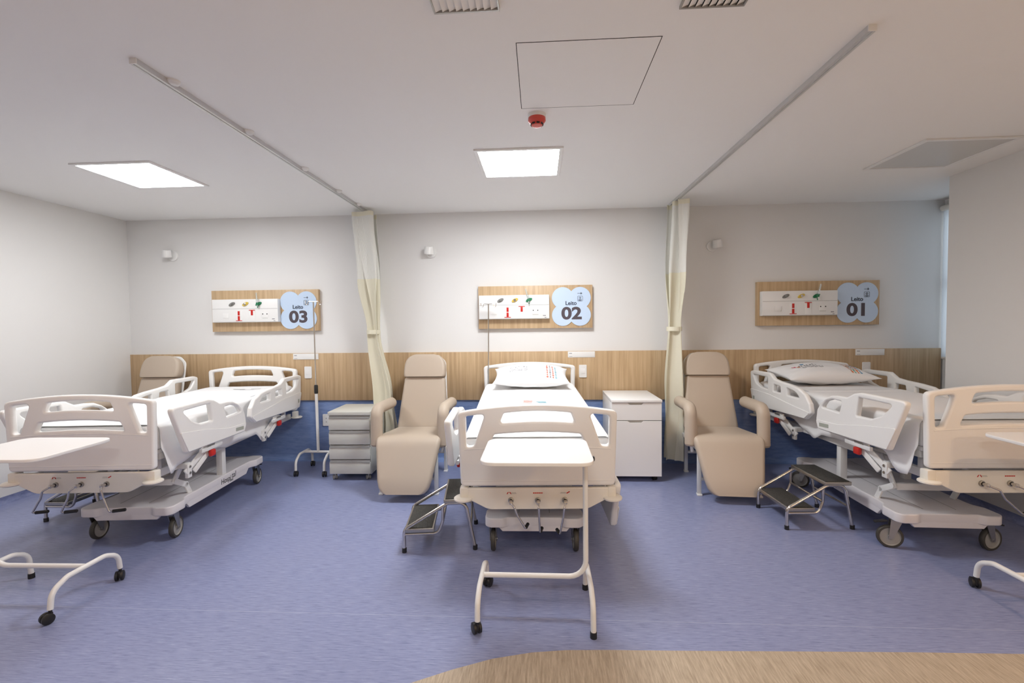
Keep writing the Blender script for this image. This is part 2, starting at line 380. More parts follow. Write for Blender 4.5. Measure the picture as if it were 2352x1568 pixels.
# ------------------------------------------------------------------ curtains
def curtain(x, y, keys, nf, label, seed, zbot, ztop=2.665):
    t = thing('privacy_curtain', label, 'curtain', (x, y, 0), 0, 'tied back privacy curtains')
    rnd = random.Random(seed); ph = [rnd.uniform(-.5, .5) for _ in range(40)]; am = [rnd.uniform(.75, 1.2) for _ in range(40)]
    def key(z):
        for a, b in zip(keys, keys[1:]):
            if a[0] >= z >= b[0]:
                f = (a[0] - z) / (a[0] - b[0]); f = f * f * (3 - 2 * f)
                return [u * (1 - f) + v * f for u, v in zip(a, b)]
        return list(keys[-1] if z < keys[-1][0] else keys[0])
    N = nf * 10
    def row(z):
        _, cx, hl, amp = key(z); pts = []
        for i in range(N + 1):
            s = i / N; w = math.sin(2 * PI * nf * s / 2 + ph[0] + .5 * math.sin(z * 1.3 + s * 6)); k = int(s * nf) % 40
            wv = math.copysign(abs(w) ** .75, w)
            xx = cx + amp * wv * am[k] + .012 * math.sin(9 * s + z * 2)
            yy = -hl + 2 * hl * s + amp * .35 * math.cos(2 * PI * nf * s + ph[k])
            pts.append((xx, yy, z))
        return pts
    def sheet(name, z0, z1, mat, off=0.):
        b = bmesh.new(); uvl = b.loops.layers.uv.new('UVMap'); n = max(2, int(abs(z0 - z1) / .025)); R = []
        for j in range(n + 1):
            z = z0 + (z1 - z0) * j / n
            R.append([b.verts.new((p[0] * (1 + off), p[1] * (1 + off), z)) for p in row(z)])
        for j in range(n):
            for i in range(N):
                f = b.faces.new([R[j][i], R[j][i + 1], R[j + 1][i + 1], R[j + 1][i]])
                for l, (a, c) in zip(f.loops, ((i, j), (i + 1, j), (i + 1, j + 1), (i, j + 1))): l[uvl].uv = (a * .014, c * (z0 - z1) / n)
        me = bpy.data.meshes.new(name); b.to_mesh(me); b.free()
        me.polygons.foreach_set('use_smooth', [True] * len(me.polygons)); me.materials.append(M[mat])
        o = bpy.data.objects.new(name, me); COL.objects.link(o); o.parent = t; return o
    sheet('header_tape', ztop, ztop - .045, 'curtain')
    sheet('net_panel', ztop - .045, 1.975, 'net')
    sheet('fabric_panel', 1.975, zbot, 'curtain')
    zt = 1.425; _, cx, hl, amp = key(zt)
    sec = []
    for zz, o in ((zt + .022, .004), (zt + .02, .010), (zt - .02, .010), (zt - .022, .004)):
        sec.append([(cx + (amp * 1.0 + o + .004) * math.cos(a), (hl + .01 + o) * math.sin(a), zz) for a in [2 * PI * k / 32 for k in range(32)]])
    obj('tieback', MB().loft(sec, cap=False), 'curtain', t)
    for k in range(7):
        yy = -key(ztop)[2] * .9 + k * key(ztop)[2] * .3
        obj('glider', B((0, yy, ztop + .006), (.010, .008, .022), .002), 'aluminium', t)
# keys: z, centre x, half length along track, amplitude
curtain(-1.80, 4.88, [(2.68, -.035, .12, .115), (1.975, .01, .12, .115), (1.43, .05, .06, .055), (.75, .145, .10, .085), (.12, .20, .11, .095)], 5, 'cream privacy curtain with net top tied back between the Leito 03 and middle beds', 3, .13)
curtain(1.345, 4.80, [(2.68, .02, .20, .085), (1.975, .0, .16, .090), (1.45, -.0, .06, .060), (.8, -.02, .11, .078), (.1, -.03, .12, .088)], 5, 'cream privacy curtain with net top tied back right of the white cabinet', 11, .12)

# ------------------------------------------------------------------ headwall panels
def clover(d, r, n=18):
    a0 = math.acos(d / r); pts = []
    for cx, cy, s in ((d, d, -PI / 2), (-d, d, 0), (-d, -d, PI / 2), (d, -d, PI)):
        e = PI / 2 - a0
        # lobe arc between the two notches
        st = s + (PI / 2 - (PI - (PI / 2 - a0) * 0)) * 0
        for k in range(n):
            f = k / (n - 1)
            base = math.atan2(cy, cx)
            half = PI - PI / 4 - (a0 - 0) + 0
            ang = base - half + 2 * half * f
            pts.append((cx + r * math.cos(ang), cy + r * math.sin(ang)))
    return pts
def clover_pts(d, r, n=20):
    pts = []
    for cx, cy in ((d, d), (-d, d), (-d, -d), (d, -d)):
        base = math.atan2(cy, cx); yn = math.sqrt(r * r - d * d)
        # notch points of this lobe: (0, sy*(d+yn)) and (sx*(d+yn), 0)
        sx, sy = math.copysign(1, cx), math.copysign(1, cy)
        a1 = math.atan2(0 - cy, sx * (d + yn) - cx); half = abs((a1 - base + PI) % (2 * PI) - PI)
        for k in range(n): pts.append((cx + r * math.cos(base - half + 2 * half * k / (n - 1)), cy + r * math.sin(base - half + 2 * half * k / (n - 1))))
    return pts
def headwall(x, num, boxoff, label, flow):
    W, Z0, Z1 = 1.212, 1.4435, 1.897; zc = (Z0 + Z1) / 2
    t = thing('headwall_panel', label, 'wall panel', (x, YB, zc), 0, 'oak service panels above the beds')
    obj('oak_board', B((W / 2, -.025, 0), (W, .05, Z1 - Z0), .0015), 'wood', t)
    u = obj('gas_service_unit', B((boxoff + .372, -.08, .0), (.744, .06, .252), .004), 'white', t)
    yf = -.11
    obj('cover_seam', MB().box((boxoff + .372, yf - .0002, .022), (.735, .001, .0025)).box((boxoff + .372, yf - .0002, -.122), (.735, .001, .002)), 'grey', u)
    for k, (fx, mt) in enumerate(((.31, 'grey'), (.515, 'yellow'), (.715, 'green'))):
        gx = boxoff + .744 * fx
        ell = [(.037 * math.cos(a), .0175 * math.sin(a)) for a in [2 * PI * i / 28 for i in range(28)]]
        obj('gas_outlet', MB().plate(ell, [], .012, .003, T(gx, yf - .004, .073) @ XZ @ RZ(.45)), mt, u)
        obj('outlet_valve', MB().lathe([(.013, 0), (.013, .012), (.009, .014), (.009, .018), (0, .018)], (gx, yf - .008, .073), 18, Matrix.Rotation(PI / 2, 3, 'X')).lathe([(.004, .018), (.004, .0195)], (gx, yf - .008, .073), 10, Matrix.Rotation(PI / 2, 3, 'X')), 'grey' if mt == 'grey' else 'chrome', u)
    def R(fx, z, w, h, mat, nm, th=.004): return obj(nm, B((boxoff + .744 * fx, yf - th / 2, z), (w, th, h), .0008), mat, u)
    R(.21, -.052, .066, .052, 'white', 'blank_plate')
    R(.41, -.058, .068, .112, 'white', 'socket_plate', .003); R(.41, -.026, .023, .046, 'red', 'power_socket', .006); R(.41, -.080, .023, .046, 'red', 'power_socket', .006); R(.41, -.107, .068, .007, 'red', 'socket_strip', .005)
    R(.61, -.058, .068, .112, 'white', 'socket_plate', .003); R(.61, -.023, .023, .054, 'red', 'power_socket', .006); R(.61, .006, .068, .007, 'red', 'socket_strip', .005)
    R(.805, -.05, .075, .05, 'white', 'data_plate', .003)
    for dx in (-.024, .024): obj('data_port', MB().cyl((boxoff + .744 * .805 + dx, yf, -.037), (boxoff + .744 * .805 + dx, yf - .0045, -.037), .006), 'black', u)
    R(.805, -.083, .06, .003, 'labelgrey', 'printed_caption', .001)
    obj('maker_mark', MB().box((boxoff + .744 * .93, yf - .0005, -.092), (.03, .001, .008)).box((boxoff + .744 * .945, yf - .0005, -.112), (.018, .001, .006)), 'greypr', u)
    cx = W - .222
    s = obj('bed_number_sign', MB().plate(clover_pts(.091, .1145), [], .008, .002, T(cx, -.054, 0) @ XZ), 'sign', t)
    yt = -.0588
    obj('sign_word', MB().mesh(text_mesh('Leito', .058, .0006, .0014), T(cx - .004, yt, .034) @ XZ), 'ink', s)
    obj('sign_number', MB().mesh(text_mesh(num, .176, .0006, .0060), T(cx + .002, yt, -.078) @ XZ @ Matrix.Diagonal((1.22, 1, 1, 1))), 'digit', s)
    obj('sign_emblem', MB().plate(rpoly([(-.028, -.028), (.028, -.028), (.028, .028), (-.028, .028)], .012), [rpoly([(-.025, -.025), (.025, -.025), (.025, .025), (-.025, .025)], .010)], .001, 0, T(cx + .092, yt, .082) @ XZ)
        .plate([(.013 * math.cos(a), .013 * math.sin(a)) for a in [k * PI / 10 for k in range(20)]], [[(.010 * math.cos(a), .010 * math.sin(a)) for a in [k * PI / 10 for k in range(20)]]], .001, 0, T(cx + .092, yt, .089) @ XZ)
        .box((cx + .092, yt, .089), (.006, .001, .014)).box((cx + .092, yt, .068), (.036, .001, .006)).box((cx + .092, yt, .061), (.028, .001, .003)), 'ink', s)
    obj('sign_cross', MB().plate([(0, .016), (.004, .004), (.016, 0), (.004, -.004), (0, -.016), (-.004, -.004), (-.016, 0), (-.004, .004)], [], .001, 0, T(cx + .103, yt, .137) @ XZ).box((cx + .077, yt, .137), (.026, .001, .004)), 'ink', s)
    # plug-in flowmeter
    gx = x + boxoff + .744 * .715
    f = thing('flowmeter', flow[0], 'flowmeter', (gx, YB - .128, zc + .073), 0, 'flowmeters on the green gas outlets')
    tilt = Matrix.Rotation(flow[1], 3, 'Y')
    obj('meter_body', MB().box((0, -.006, 0), (.026, .026, .03), .005).cyl((0, .008, 0), (0, -.004, 0), .011).cyl((0, -.006, -.012), (0, -.006, -.045), .007, .004), 'green', f)
    p1 = tilt @ V((0, 0, .115))
    obj('meter_tube', MB().cyl((0, -.012, .01), (p1.x, -.018, p1.z), .011), 'glassy', f)
    p2 = tilt @ V((0, 0, .12))
    obj('meter_rod', MB().cyl((0, -.012, -.03), (p2.x, -.018, p2.z), .0035), 'white', f)
headwall(-3.626, '03', .044, 'oak service panel with light blue sign reading Leito 03', ('clear flowmeter on the green outlet of the panel for bed 03', -.03))
headwall(-.652, '02', .012, 'oak service panel with light blue sign reading Leito 02', ('clear flowmeter leaning left on the green outlet of the panel for bed 02', -.30))
headwall(2.2545, '01', .022, 'oak service panel with light blue sign reading Leito 01', ('clear flowmeter leaning right on the green outlet of the panel for bed 01', .20))

def wall_lamp(x, z, dx, label):
    t = thing('wall_lamp', label, 'lamp', (x, YB, z), 0, 'white wall lamps')
    obj('wall_plate', MB().lathe([(.056, 0), (.056, .016), (.05, .022), (0, .022)], (0, 0, 0), 32, Matrix.Rotation(PI / 2, 3, 'X')), 'white', t)
    obj('lamp_arm', MB().cyl((dx * .3, -.018, 0), (dx * .9, -.05, .012), .012), 'white', t)
    rot = Matrix.Rotation(-dx * 6, 3, 'Y') @ Matrix.Rotation(.22, 3, 'X')
    obj('lamp_shade', MB().lathe([(0, .042), (.040, .042), (.044, .036), (.050, -.036), (.046, -.036), (.036, .02), (0, .022)], (dx, -.075, .016), 28, rot), 'white', t)
wall_lamp(-4.085, 2.296, -.020, 'small white wall lamp above the Leito 03 bed, near the left corner')
wall_lamp(-1.160, 2.272, -.014, 'small white wall lamp on the wall right of the left curtain')
wall_lamp(1.810, 2.280, .030, 'small white wall lamp on the wall right of the right curtain')
def name_plate(x, label):
    t = thing('name_plate', label, 'name plate', (x, YB - .0225, 1.1595), 0, 'white name plates on the oak band')
    obj('plate', B((.143, -.002, 0), (.287, .004, .064), .001), 'white', t)
    obj('printed_line', MB().box((.028, -.0043, .012), (.03, .0008, .007)).box((.03, -.0043, -.022), (.034, .0008, .003)), 'greypr', t)
name_plate(-2.727, 'white name plate on the oak band behind the infusion stand')
name_plate(.300, 'white name plate on the oak band right of the middle pillow')
name_plate(3.255, 'white name plate on the oak band behind the Leito 01 bed')
def wall_switch(x, z, h, label):
    t = thing('wall_switch', label, 'switch', (x, YB - .0225, z), 0, 'white wall switches')
    obj('switch_plate', MB().plate(rpoly([(-.041, -h / 2), (.041, -h / 2), (.041, h / 2), (-.041, h / 2)], .010), [], .010, .003, T(0, -.005, 0) @ XZ), 'white', t)
    obj('rocker', MB().box((0, -.0095, 0), (.046, .004, .058), .001).box((0, -.0118, -.012), (.024, .001, .002)), 'cabwhite', t)
wall_switch(-2.56, .983, .132, 'white switch plate on the oak band beside the Leito 03 bed')
wall_switch(.457, .980, .136, 'white switch plate on the oak band right of the middle headboard')
wall_switch(3.362, .990, .136, 'white switch plate on the oak band behind the Leito 01 bed')
t = thing('wall_outlet', 'white wall outlet half hidden behind the grey drawer pedestal', 'outlet', (-2.375, YB - .005, .45))
obj('outlet_plate', MB().plate(rpoly([(-.041, -.066), (.041, -.066), (.041, .066), (-.041, .066)], .010), [], .010, .003, T(0, -.005, 0) @ XZ), 'white', t)
obj('outlet_hole', MB().cyl((0, -.009, .02), (0, -.0112, .02), .004).cyl((0, -.009, -.02), (0, -.0112, -.02), .004), 'dark', t)

# ------------------------------------------------------------------ casters
def twin_caster(parent, x, y, ztop, r=.026, rz=0., mat='black', hubm='black', name='caster'):
    xf = T(x, y, 0) @ RZ(rz); mb = MB(); off = .014
    for s in (-1, 1):
        mb.lathe([(r * .75, -.009), (r, -.006), (r, .006), (r * .75, .009), (0, .009)], (s * .013, off, r), 20, Matrix.Rotation(PI / 2, 3, 'Y'))
    c = obj(name, mb, mat, parent, xf)
    obj('caster_hood', MB().box((0, off * .7, r * 1.25), (.012, r * 1.5, r * 1.3), .004).cyl((0, 0, r * 1.4), (0, 0, ztop), .008), hubm, c, xf)
    return c
def bed_caster(parent, x, y, ztop, rz, lock=True):
    xf = T(x, y, 0) @ RZ(rz); r = .074; off = .034
    ry = Matrix.Rotation(PI / 2, 3, 'Y')
    c = obj('caster', MB().lathe([(r - .016, -.015), (r - .004, -.014), (r, -.008), (r, .008), (r - .004, .014), (r - .016, .015), (r - .016, -.015)], (0, off, r), 36, ry, False), 'tyre', parent, xf)
    obj('wheel_disc', MB().lathe([(0, -.012), (.012, -.016), (.014, -.010), (r - .021, -.007), (r - .017, -.0135), (r - .0155, -.0135), (r - .0155, .0135), (r - .017, .0135), (r - .021, .007), (.014, .010), (.012, .016), (0, .012)], (0, off, r), 36, ry), 'hub', c, xf)
    mb = MB()
    for s in (-1, 1):
        mb.loft([[(s * .019, y_, z_) for y_, z_ in ((-.028, ztop - .012), (.034, ztop - .012), (off + .012, r - .012), (off - .012, r - .012))],
                 [(s * .023, y_, z_) for y_, z_ in ((-.028, ztop - .012), (.034, ztop - .012), (off + .012, r - .012), (off - .012, r - .012))]])
    mb.box((0, .003, ztop - .012), (.048, .066, .010), .003).cyl((0, 0, ztop - .012), (0, 0, ztop + .004), .018)
    mb.cyl((-.026, off, r), (.026, off, r), .008)
    obj('caster_fork', mb, 'steel' if lock else 'metal', c, xf)
    if lock:
        obj('brake_pedal', MB().box((0, .085, ztop - .032), (.030, .075, .010), .004, Matrix.Rotation(-.25, 3, 'X')), 'black', c, xf)
    return c

# ------------------------------------------------------------------ hospital bed
FOOT_RAIL = [(.012, .972), (.16, .637), (.868, .624), (.90, .695), (.886, .775), (.842, .834), (.785, .877), (.715, .908), (.645, .918), (.545, .92), (.475, .957), (.405, .973)]
FOOT_H = [rpoly([(.125, .934), (.425, .936), (.448, .806), (.31, .812), (.215, .85)], [.012, .010, .008, .06, .05]),
          rpoly([(.598, .880), (.625, .797), (.832, .802), (.782, .856), (.70, .882)], [.012, .008, .010, .05, .03])]
FOOT_LOW = [(.088, .794), (.37, .757), (.64, .706), (.893, .696), (.862, .632), (.166, .645)]
HEAD_RAIL = [(.967, .725), (1.045, .664), (1.925, .637), (1.975, .79), (1.988, .972), (1.93, .987), (1.607, .988), (1.53, .943), (1.44, .932), (1.27, .921), (1.15, .907), (1.05, .868), (.985, .80)]
HEAD_H = [rpoly([(1.64, .945), (1.93, .945), (1.875, .872), (1.77, .838), (1.64, .832)], [.012, .012, .07, .06, .008]),
          rpoly([(1.425, .885), (1.535, .89), (1.545, .828), (1.415, .826)], .008), rpoly([(1.185, .868), (1.318, .886), (1.315, .822), (1.115, .822)], [.05, .008, .008, .01])]
HEAD_LOW = [(.975, .728), (1.25, .752), (1.60, .79), (1.975, .80), (1.92, .645), (1.05, .671)]
def endboard():
    n = 16; hw = .478
    top = [(hw - 2 * hw * k / n, 1.032 + .043 * (1 - (2 * k / n - 1) ** 2)) for k in range(n + 1)]
    outer = rpoly([(-hw + .012, .578), (hw - .012, .578)] + top, [.03, .03, .06] + [0] * (n - 1) + [.06], 7)
    def arcband(zb, zt, wb, wt, bow, r):
        up = [(wt - 2 * wt * k / 8, zt + bow * (1 - (2 * k / 8 - 1) ** 2)) for k in range(9)]
        dn = [(-wb + 2 * wb * k / 8, zb + bow * (1 - (2 * k / 8 - 1) ** 2)) for k in range(9)]
        return rpoly(dn + up, [r] + [0] * 7 + [r] + [r] + [0] * 7 + [r])
    holes = [arcband(.962, 1.024, .226, .20, .012, .016), arcband(.832, .895, .290, .258, .013, .016)]
    for s in (-1, 1):
        h = [(s * .432, 1.008), (s * .312, 1.020), (s * .382, .826), (s * .428, .822)]
        holes.append(rpoly(h, [.02, .022, .02, .02]))
    return outer, holes
def hospital_bed(label, loc, rz, dz_foot, dz_head, base, rails, cranks, group='hospital beds', casters=(0, 0, 0, 0)):
    """origin: floor below the footboard; +y towards the head; frame raised/tilted by dz"""
    t = thing('hospital_bed', label, 'bed', (loc[0], loc[1], 0), rz, group)
    L = 2.10; tilt = math.atan2(dz_head - dz_foot, L)
    FX = T(0, 0, dz_foot) @ T(0, 0, .6) @ RX(tilt) @ T(0, 0, -.6)
    # --- end boards
    out, hol = endboard()
    mb = MB().plate(out, hol, .045, .013, T(0, 0, 0) @ XZ)
    fb = obj('footboard', mb, 'plastic', t, FX)
    # relief lines of the footboard: lower swell and raised lip
    obj('board_relief', MB().tube([(-.44, -.0215, .806), (-.25, -.0215, .817), (0, -.0215, .822), (.25, -.0215, .817), (.44, -.0215, .806)], .0035, .2).tube([(-.455, -.0215, .612), (.455, -.0215, .612)], .003, 0), 'plastic', fb, FX)
    out, hol = endboard()
    obj('headboard', MB().plate(out, hol, .045, .013, T(0, L, 0) @ XZ), 'plastic', t, FX)
    # --- crank panel
    pn = rpoly([(-.425, .566), (-.425, .500), (-.30, .434), (.30, .434), (.425, .500), (.425, .566)], [.004, .02, .11, .11, .02, .004], 7)
    cp = obj('crank_panel', MB().plate(pn, [], .03, .005, T(0, -.008, 0) @ XZ), 'cream', t, FX)
    for k, cx in enumerate((-.163, 0, .163)):
        mb = MB()
        if k == 0: mb.plate([(-.026, -.006), (-.018, .007), (-.012, .007), (-.020, -.006)], [], .001, 0, T(cx, -.0236, .5365) @ XZ).plate([(-.010, .007), (-.004, .007), (.004, -.006), (-.002, -.006)], [], .001, 0, T(cx, -.0236, .5365) @ XZ)
        elif k == 1:
            for i in range(5): mb.box((cx - .024 + .012 * i, -.0236, .5365), (.010, .001, .006))
        else: mb.box((cx + .020, -.0236, .539), (.022, .001, .006), 0, Matrix.Rotation(-.5, 3, 'Y'))
        obj('position_icon', mb, 'red', cp, FX)
        if k != 1: obj('icon_outline', MB().box((cx + (.016 if k == 0 else -.010), -.0236, .5335), (.036, .001, .0015)).box((cx + (.016 if k == 0 else -.010), -.0236, .5395), (.030, .001, .0012)), 'softgrey', cp, FX)
        obj('crank_bushing', MB().lathe([(.017, 0), (.017, .010), (.012, .012), (.010, .006), (0, .006)], (cx, -.022, .4935), 24, Matrix.Rotation(PI / 2, 3, 'X')), 'steel', cp, FX)
        dx, dzz, spin = cranks[k]
        c = obj('crank', MB().cyl((cx, -.018, .4935), (cx, -.055, .4935), .0085).box((cx, -.06, .4935), (.020, .022, .020), .004)
                .tube([(cx, -.060, .4935), (cx + dx * .25, -.085, .4935 + dzz * .12), (cx + dx * .45, -.078, .4935 + dzz * .45), (cx + dx, -.070, .4935 + dzz), (cx + dx + spin[0] * .25, -.070 + spin[1] * .25, .4935 + dzz)], .0062, .012, 10), 'chrome', t, FX)
        e = V((cx + dx, -.070, .4935 + dzz)); sp = V((spin[0], spin[1], .0))
        obj('crank_grip', MB().cyl(e + sp * .22, e + sp, .0105, .0105, 14).lathe([(.0105, 0), (.007, .004), (0, .004)], e + sp, 14, V((0, 0, 1)).rotation_difference(sp.normalized()).to_matrix()), 'black', c, FX)
    # --- corner posts with bumper discs
    for sx in (-1, 1):
        for yy in (0, L):
            mb = MB().box((sx * .447, yy + (.006 if yy == 0 else -.006), .537), (.052, .062, .068), .010)
            o = obj('bumper', mb.lathe([(0, .492), (.050, .492), (.058, .498), (.058, .506), (.050, .512), (0, .512)], (sx * .452, yy + (-.012 if yy == 0 else .012), 0), 28), 'cream', t, FX)
    # --- frame and mattress deck
    mb = MB()
    for sx in (-1, 1):
        mb.box((sx * .385, L / 2, .515), (.035, L - .02, .055), .004).box((sx * .42, L / 2 + .0, .640), (.03, L - .16, .045), .004)
        for yy in (.12, .75, 1.35, 1.95): mb.box((sx * .385, yy, .580), (.03, .04, .08), .003)
    for yy in (.06, .62, 1.10, 1.6, L - .06): mb.box((0, yy, .515), (.75, .04, .045), .004)
    obj('frame', mb, 'metal', t, FX)
    mb = MB()
    for y0, y1 in ((.055, .50), (.52, .86), (.88, 1.14), (1.16, 2.04)): mb.box((0, (y0 + y1) / 2, .676), (.88, y1 - y0, .028), .006)
    obj('mattress_deck', mb, 'metal', t, FX)
    # --- rails
    for (sx, end, state) in rails:
        pts, hol, low = (FOOT_RAIL, FOOT_H, FOOT_LOW) if end == 'foot' else (HEAD_RAIL, HEAD_H, HEAD_LOW)
        dz, dx = (0, 0) if state == 'up' else (-.40, -.055)
        o = rpoly(pts, .03 if end == 'foot' else .022)
        xf = FX @ T(0, 0, dz)
        r = obj('side_rail', MB().plate(o, hol, .040, .012, T(sx * (.548 + dx), 0, 0) @ YZ).plate(rpoly(low, .012), [], .006, .0025, T(sx * (.5695 + dx), 0, 0) @ YZ), 'plastic', t, xf)
        if end == 'foot': obj('rail_label', MB().plate(rpoly([(-.055, -.014), (.055, -.014), (.055, .014), (-.055, .014)], .004), [], .002, 0, T(sx * (.5732 + dx), .79, .668) @ YZ @ RZ(-.06)), 'labelgrey', r, xf)
        else: obj('rail_label', MB().plate(rpoly([(-.016, -.019), (.016, -.019), (.016, .019), (-.016, .019)], .004), [], .002, 0, T(sx * (.5732 + dx), 1.90, .715) @ YZ), 'labelgrey', r, xf)
        y0 = .47 if end == 'foot' else 1.53
        mb = MB().box((sx * (.535 if state == 'up' else .465), y0, .600), (.022, .25, .030), .004)
        if state == 'up':
            mb.box((sx * .525, y0 - .03, .618), (.014, .12, .030), .003)
            for a, b_ in (((.505, y0 - .02, .60), (.475, y0 - .20, .475)), ((.52, y0 + .04, .60), (.490, y0 - .13, .465))):
                p, q = V((sx * a[0], a[1], a[2])), V((sx * b_[0], b_[1], b_[2])); d = q - p
                mb.box((p + q) / 2, (.014, .038, d.length + .02), .004, V((0, 0, 1)).rotation_difference(d.normalized()).to_matrix())
            mb.box((sx * .475, y0 - .175, .475), (.024, .045, .10), .004)
        mb.box((sx * .44, y0 - .16, .51), (.08, .05, .04), .004)
        k = obj('rail_bracket', mb, 'metal', t, FX)
        if state == 'up':
            obj('release_lever', MB().box((sx * .540, y0, .558), (.028, .062, .052), .012), 'red', k, FX)
            mb = MB()
            for yy, zz in ((y0 - .175, .505), (y0 - .175, .46), (y0 - .10, .49)): mb.cyl((sx * .470, yy, zz), (sx * .492, yy, zz), .009)
            obj('bolt', mb, 'steel', k, FX)
            obj('spring', MB().tube([(sx * .549, y0 - .07 + .006 * i, .622 + (.008 if i % 2 else -.008)) for i in range(16)], .0022, 0, 6), 'steel', k, FX)
    # --- base platform
    BX = (T(loc[0], loc[1], 0) @ RZ(rz)).inverted() @ T(base[0], base[1], 0) @ RZ(base[2]); base_rz = base[2] - rz
    lw, ln = .316, 1.30
    half = [(lw, .03), (lw, .15), (lw - .035, .20), (lw - .04, .25), (lw - .04, ln - .25), (lw - .035, ln - .2), (lw, ln - .15), (lw, ln - .03), (lw - .03, ln), (.20, ln), (.17, ln - .02)]
    front = [(-.17, .02), (-.20, 0), (-lw + .03, 0)]
    o = half + [(-x, y) for x, y in half[::-1]] + [(-lw + .03, 0), (-.20, 0), (-.17, .02), (.17, .02), (.20, 0), (lw - .03, 0)]
    mb = MB().plate(rpoly(o, .045), [], .060, .008, T(0, 0, .226))
    sk = [(-.24, .206), (-.205, .166), (.205, .166), (.24, .206)]
    for yy in (.035, ln - .035): mb.plate(sk, [], .03, .004, T(0, yy, 0) @ XZ)
    sk = [(.20, .226), (.26, .158), (ln - .26, .158), (ln - .18, .226)]
    for sx in (-1, 1): mb.plate(sk, [], .022, .004, T(sx * (lw - .0512), 0, 0) @ YZ)
    bs = obj('base_platform', mb, 'base', t, BX)
    mb = MB()
    for sx in (-1, 1): mb.box((sx * .10, ln / 2, .2562), (.003, ln - .2, .0012))
    obj('panel_seam', mb, 'grey', bs, BX)
    mk = MB()
    for sx, mt in ((1, YZ), (-1, YZm)):
        xx = sx * (lw - .0393)
        yy = .78
        mk.mesh(text_mesh('Hospi', .060, .0004, .0002, 'CENTER', .15), T(xx, yy - sx * .055, .207) @ mt)
        mk.mesh(text_mesh('tal', .066, .0004, .0002, 'CENTER', .15), T(xx, yy + sx * .062, .216) @ mt)
        mk.mesh(text_mesh('met', .034, .0004, .0002, 'CENTER', .15), T(xx, yy + sx * .022, .184) @ mt)
    obj('maker_lettering', mk, 'black', bs, BX)
    for k, (sx, yy) in enumerate(((-1, .085), (1, .085), (-1, ln - .085), (1, ln - .085))):
        xf = BX
        p = BX @ V((sx * (lw - .046), yy, 0))
        bed_caster(t, p.x, p.y, .20, casters[k] + base_rz, True)
    # --- lifting gear between base and frame
    zf = .50 + dz_foot
    for sx in (-1, 1):
        obj('support_post', B((sx * .235, .735, (.25 + zf) / 2), (.05, .055, zf - .24), .004), 'metal', t, BX)
    for sx in (-1, 1):
        mb = MB(); x = sx * .245
        J = V((x, .15, .392)); A = V((x, .265, zf + .03)); D = V((x, .315, .245))
        for p, q in ((A, J), (J, V((x, .275, .325))), (V((x, .270, .328)), D)):
            d = q - p; mb.box((p + q) / 2, (.014, .040, d.length + .03), .004, V((0, 0, 1)).rotation_difference(d.normalized()).to_matrix())
        mb.cyl(J + V((-.014, 0, 0)), J + V((.014, 0, 0)), .017)
        obj('lift_arm', mb, 'metal', t, BX)
    obj('lift_link', MB().box((0, .15, .388), (.47, .030, .045), .004), 'metal', t, BX)
    return t, FX

